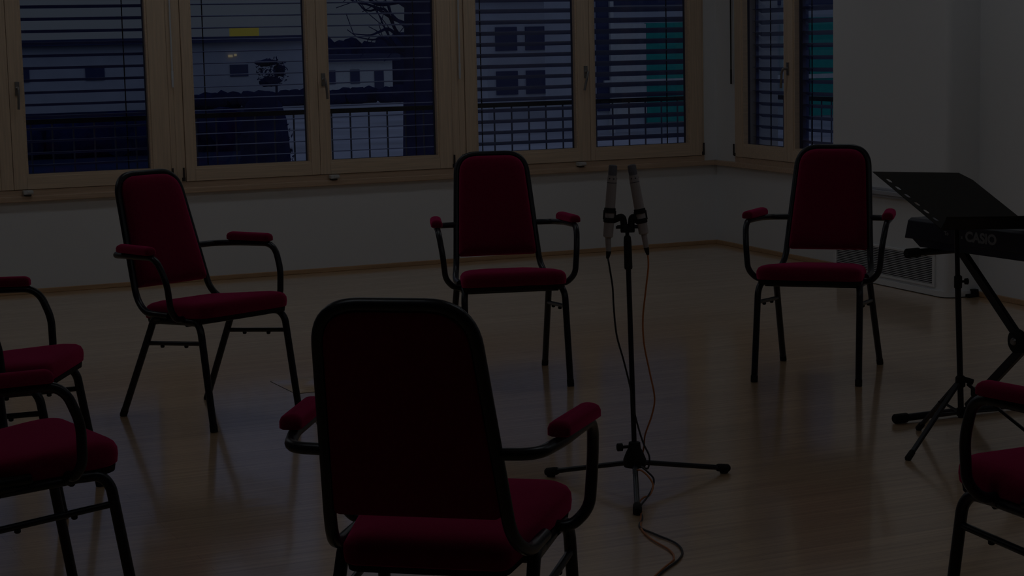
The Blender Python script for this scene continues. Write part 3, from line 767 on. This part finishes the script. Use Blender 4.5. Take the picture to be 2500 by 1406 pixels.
org = [Rm[4], ip(1586, .70, -.01), ip(1578, .62, -.012), ip(1571, .54, -.012), ip(1573, .46, -.012), ip(1586, .37, -.012), ip(1597, .29, -.012), ip(1590, .235, -.014), ip(1573, .17, -.005), ip(1572, .12, .045), ip(1560, .060, .040), ip(1542, .050, -.01),
       ip(1545, .068, -.070), ip(1556, .078, -.10), ip(1574, .062, -.125), ip(1583, .040, -.15), ip(1572, .020, -.19), ip(1556, .020, -.22), ip(1540, .012, -.27), ip(1545, .006, -.32), fl(2.612, 4.84), fl(2.560, 4.74), fl(2.530, 4.625), fl(2.517, 4.50), fl(2.482, 4.415), fl(2.41, 4.34, .008), fl(2.32, 4.26), fl(2.14, 4.10)]
b = B(); tube(b, spline(org, 8), .0028, 8); tag(obj('microphone_cable', b, M_ora), 'orange-brown cable hanging from the right microphone down to the floor', 'cable')

# ------------------------------------------------------------------ music stand
SX, SY = 4.05, 5.20
def sp_(r, z, d=0.0): return Vector((SX, SY, 0)) + RV*r + FV*d + Vector((0, 0, z))
SL = lambda z: -(z-.127)*.031
t = empty('music_stand', (SX, SY, 0)); tag(t, 'black music stand with a flat perforated desk in front of the keyboard', 'stand')
T = Matrix.Translation(-Vector(t.location))
b = B(); tube(b, [sp_(SL(.10), .10), sp_(SL(.57), .57)], .0105, 14); part('lower_pole', b, M_blk)
b = B(); tube(b, [sp_(SL(.56), .56), sp_(SL(.80), .80)], .0085, 14); part('upper_pole', b, M_blk)
b = B(); lathe(b, [(.011, 0), (.0135, .003), (.0135, .040), (.010, .044)], sp_(SL(.54), .545), (0, 0, 1), 16)
lathe(b, [(.004, 0), (.004, .014), (.010, .015), (.011, .026), (.008, .028)], sp_(SL(.565)+.008, .568), RV, 12); part('height_clamp', b, M_rub)
b = B(); lathe(b, [(.012, 0), (.017, .004), (.017, .034), (.012, .040)], sp_(SL(.21), .205), (0, 0, 1), 16)
tube(b, [sp_(.01, .232), sp_(.04, .222)], .010, 10)
uh = part('leg_collar', b, M_rub)
b = B(); lathe(b, [(.011, 0), (.015, .003), (.015, .026), (.011, .030)], sp_(SL(.12), .105), (0, 0, 1), 16); lh = part('brace_collar', b, M_rub)
for q in (Vector((3.764, 5.108, 0)), Vector((4.093, 5.493, 0)), Vector((4.262, 5.016, 0))):
    d_ = (q - Vector((SX, SY, 0))); dn = d_.normalized()
    top = Vector((SX, SY, .218)) + dn*.02; e_ = q + Vector((0, 0, .012)) - dn*.006
    b = B(); sd = Vector((-dn.y, dn.x, 0))
    ax = (e_-top).normalized(); upv = ax.cross(sd).normalized()
    for k_ in (1,): 
        vs = []
        for p_ in (top, e_):
            for su, sv in ((-1, -1), (1, -1), (1, 1), (-1, 1)): vs.append(b.verts.new(p_ + sd*.0085*su + upv*.005*sv))
        for f_ in ((0,1,2,3), (4,7,6,5), (0,4,5,1), (1,5,6,2), (2,6,7,3), (3,7,4,0)): b.faces.new([vs[i] for i in f_])
    lg = part('leg', b, M_blk, smooth=False, bevel=.002)
    b = B(); lathe(b, [(.008, 0), (.011, .004), (.0115, .036), (.008, .041)], e_-ax*.026, ax, 12); part('foot_cap', b, M_rub, lg)
    b = B(); mid = top + (e_-top)*.42; tube(b, [Vector((SX, SY, .118)) + dn*.012, mid], .005, 8)
    lathe(b, [(.004, -.012), (.0045, -.011), (.0045, .011), (.004, .012)], mid, sd, 8); part('brace', b, M_blk)
# desk: tilted sheet with rounded corner, row of holes along its left side, ledge at the bottom edge
dc = Vector((4.003, 5.191, .848)); yw_, tl_, rl_ = .204, .526, -.079
U = Vector((math.cos(yw_), math.sin(yw_), 0)); Fh = Vector((-math.sin(yw_), math.cos(yw_), 0)); V = Fh*math.cos(tl_) + Vector((0, 0, math.sin(tl_)))
Nn = U.cross(V); U2 = U*math.cos(rl_) + Nn*math.sin(rl_); N2 = U2.cross(V)
MD = Matrix(((U2.x, V.x, N2.x, dc.x), (U2.y, V.y, N2.y, dc.y), (U2.z, V.z, N2.z, dc.z), (0, 0, 0, 1)))
DW, DD = .481, .342
b = B()
# strips: plate is built as a grid so that the elongated holes along the left side are true openings
xs_h0, xs_h1 = -DW/2+.022, -DW/2+.040
ys = [(-.128, -.108), (-.082, -.062), (-.036, -.016), (.012, .032), (.058, .078), (.104, .124)]
ys = [(a, c_+.004) for a, c_ in ys]
def plate(x0, x1, y0, y1): box(b, x0, x1, y0, y1, -.0008, .0008, MD)
plate(-DW/2, xs_h0, -DD/2, DD/2); 
for a, c_ in ys:      # rounded ends of the openings
    for (px_, qx) in ((xs_h0, 1), (xs_h1, -1)):
        for (py_, qy) in ((a, 1), (c_, -1)):
            slab(b, lambda i, px_=px_, py_=py_, qx=qx, qy=qy: [(px_, py_), (px_+qx*.007, py_), (px_+qx*.0022, py_+qy*.0025), (px_, py_+qy*.009)], [(0, -.0007, 0), (0, .0007, 0)], MD)
prev = -DD/2
for a, c_ in ys: plate(xs_h0, xs_h1, prev, a); prev = c_
plate(xs_h0, xs_h1, prev, DD/2)
o5 = [(xs_h1, -DD/2), (DW/2, -DD/2), (DW/2, DD/2-.045), (DW/2-.028, DD/2), (xs_h1, DD/2)]
slab(b, lambda i: o5, [(0, -.0008, 0), (0, .0008, 0)], MD)
part('desk', b, M_desk, smooth=False)
b = B(); box(b, -DW/2, DW/2, -DD/2-.002, -DD/2, -.002, .040, MD); box(b, -DW/2, DW/2, -DD/2, -DD/2+.002, .037, .046, MD); box(b, -DW/2, DW/2, -DD/2-.002, -DD/2+.012, -.004, -.001, MD)
part('ledge', b, M_desk, smooth=False)
b = B(); box(b, -.05, .05, -.04, .05, -.010, -.001, MD); tube(b, [MD @ Vector((0, 0, -.006)), sp_(SL(.80), .80)], .011, 12)
lathe(b, [(.004, 0), (.004, .014), (.010, .015), (.010, .026)], MD @ Vector((.01, -.01, -.02)), RV, 12); part('desk_bracket', b, M_blk)
b = B(); lathe(b, [(.004, 0), (.005, .002), (.003, .004)], sp_(SL(.80)-.001, .765, -.011), -FV, 10); part('bracket_screw', b, M_alu)

# ------------------------------------------------------------------ keyboard stand and keyboard
KX = 4.40; KY1 = 5.63; KYC = 5.29; KY0 = 2*KYC-KY1
t = empty('keyboard_stand', (KX, KYC, 0)); tag(t, 'black crossed keyboard stand at the right edge behind the music stand', 'stand')
T = Matrix.Translation(-Vector(t.location))
ZT2 = .619
for y, z, n_, x0, x1 in ((KY1, .018, 'foot_tube', 4.085, 4.76), (KY0, .018, 'foot_tube', 4.085, 4.76), (KY1, ZT2, 'support_tube', 4.135, 4.70), (KY0, ZT2, 'support_tube', 4.135, 4.70)):
    b = B(); tube(b, [(x0+.02, y, z), (x1-.02, y, z)], .0135, 14); tb = part(n_, b, M_blk)
    for q in (0, 1):
        b = B(); xx = x0 if q == 0 else x1; dd = 1 if q == 0 else -1
        lathe(b, [(.0135, 0), (.0175, .004), (.0175, .055), (.0145, .060)], (xx, y, z), (dd, 0, 0), 14); part('end_cap', b, M_rub, tb)
for s_, xo in ((1, -.016), (-1, .016)):
    ya, yb = (KY1, KY0) if s_ > 0 else (KY0, KY1)
    b = B(); p0 = Vector((KX+xo, ya, ZT2-.010)); p1 = Vector((KX+xo, yb, .028)); ax = (p1-p0).normalized(); upv = Vector((1, 0, 0)); sd = ax.cross(upv)
    vs = []
    for p_ in (p0, p1):
        for su, sv in ((-1, -1), (1, -1), (1, 1), (-1, 1)): vs.append(b.verts.new(p_ + sd*.0165*su + upv*.010*sv))
    for f_ in ((0,1,2,3), (4,7,6,5), (0,4,5,1), (1,5,6,2), (2,6,7,3), (3,7,4,0)): b.faces.new([vs[i] for i in f_])
    part('crossed_leg', b, M_blk, smooth=False, bevel=.003)
b = B(); lathe(b, [(.040, 0), (.043, .004), (.043, .020), (.034, .026)], (KX-.026, KYC, .325), (-1, 0, 0), 22); dk = part('locking_disc', b, M_rub)
b = B(); lathe(b, [(.012, 0), (.014, .003), (.010, .010)], (KX-.052, KYC, .325), (-1, 0, 0), 14); part('centre_bolt', b, M_alu, dk)
b = B(); box(b, KX-.024, KX+.024, KY1-.115, KY1-.065, .085, .118); part('leg_block', b, M_rub, smooth=False, bevel=.004)

# keyboard: cross-section in x-z (rear at low x), swept along y
k_ = empty('keyboard', (4.36, 5.10, .6340)); tag(k_, 'black electronic keyboard on the crossed stand with CASIO on its rear panel', 'keyboard')
T = Matrix.Translation(-Vector(k_.location))
KR = 4.22; KE = 5.745; KN = 4.46
b = B()
prof = [(KR, .6600), (KR, .7270), (KR+.012, .7370), (KR+.13, .7370), (KR+.16, .7170), (KR+.165, .6970), (KR+.330, .6970), (KR+.335, .6600)]
ends = [(KE+.008, 0), (KE, 1)]
r1 = [b.verts.new((x, KE+.010-(z-.6600)*.30, z)) for x, z in prof]; r2 = [b.verts.new((x, KN, z)) for x, z in prof]
for i in range(len(prof)): b.faces.new((r1[i], r1[(i+1) % len(prof)], r2[(i+1) % len(prof)], r2[i]))
b.faces.new(r1); b.faces.new(r2[::-1]); part('upper_case', b, M_key, k_, T, smooth=False, bevel=.003)
b = B(); lo = [(KR+.004, KE-.078), (KR+.004, KN+.06), (KR+.325, KN+.06), (KR+.325, KE-.078)]
vs0 = [b.verts.new((x, y, .6600)) for x, y in ((KR+.004, KE-.034), (KR+.004, KN+.03), (KR+.325, KN+.03), (KR+.325, KE-.034))]; vs1 = [b.verts.new((x, y, .6340)) for x, y in lo]
for i in range(4): b.faces.new((vs0[i], vs0[(i+1) % 4], vs1[(i+1) % 4], vs1[i]))
b.faces.new(vs1); b.faces.new(vs0[::-1]); part('lower_case', b, M_key, k_, T, smooth=False)
# white and black keys
nk = 44; y0k = KN+.03; dy = (KE-.06-y0k)/nk
b = B(); box(b, KR+.17, KR+.322, -dy*.46, dy*.46, .6975, .7135); wk = obj('white_key', b, M_wht, k_, smooth=False, bevel=.001)
b = B(); box(b, KR+.17, KR+.262, -dy*.28, dy*.28, .7140, .7240); bk = obj('black_key', b, M_key, k_, smooth=False)
for q in (wk, bk): q.data.transform(Matrix.Translation((-k_.location.x, 0, -k_.location.z)))
fb = True
for i in range(nk):
    o = wk if i == 0 else wk.copy()
    if i: C.objects.link(o); o.parent = k_
    o.location = (0, y0k+(i+.5)*dy-k_.location.y, 0)
    if i % 7 in (0, 1, 3, 4, 5) and i < nk-1:
        o = bk if fb else bk.copy()
        if not fb: C.objects.link(o); o.parent = k_
        fb = False; o.location = (0, y0k+(i+1)*dy-k_.location.y, 0)
# lettering on the rear panel: text runs along -y (reads from the rear side)
def rear_text(body, ystart, zb, size, off=0.0, wide=1.0):
    Mt = Matrix(((0, 0, -1, KR-.0006), (-wide, 0, 0, ystart), (0, 1, 0, zb), (0, 0, 0, 1)))
    text_mesh('lettering', body, size, T @ Mt, M_logo, k_, .0004, off)
rear_text('CASIO', 5.400, .6785, .0475, .0022, 1.22)
rear_text('To', 5.519, .6900, .019, .0006, 1.1)
rear_text('x', 5.424, .6840, .018, .0006)
# power cord hanging under the keyboard
cb = [Vector((4.42, 4.98, .640)), Vector((4.42, 4.99, .60)), Vector((4.42, 5.045, .565)), Vector((4.42, 5.055, .53)), Vector((4.42, 5.01, .49)), Vector((4.42, 4.94, .47)), Vector((4.42, 4.85, .52)), Vector((4.42, 4.82, .640))]
b = B(); tube(b, spline(cb, 8), .0016, 8); tag(obj('power_cord', b, M_bcb), 'thin dark cord looping below the keyboard at the right edge', 'cord')

# ------------------------------------------------------------------ floor box lid
b = B(); hp = [(2.385, 7.37), (2.745, 7.37), (2.745, 7.73), (2.385, 7.73)]
slab(b, lambda i: rounded_poly([(2.385+i, 7.37+i), (2.745-i, 7.37+i), (2.745-i, 7.73-i), (2.385+i, 7.73-i)], .03, 4), [(0, .0002, 0), (.001, .0015, 0)])
t = obj('floor_box', b, M_gap); tag(t, 'square floor box lid set in the parquet beside the foreground chair back', 'floor box')
b = B(); slab(b, lambda i: rounded_poly([(2.387+i, 7.372+i), (2.743-i, 7.372+i), (2.743-i, 7.728-i), (2.387+i, 7.728-i)], .028, 4), [(0, .0012, 0), (.001, .0022, 0)])
obj('lid', b, M_floor, t)
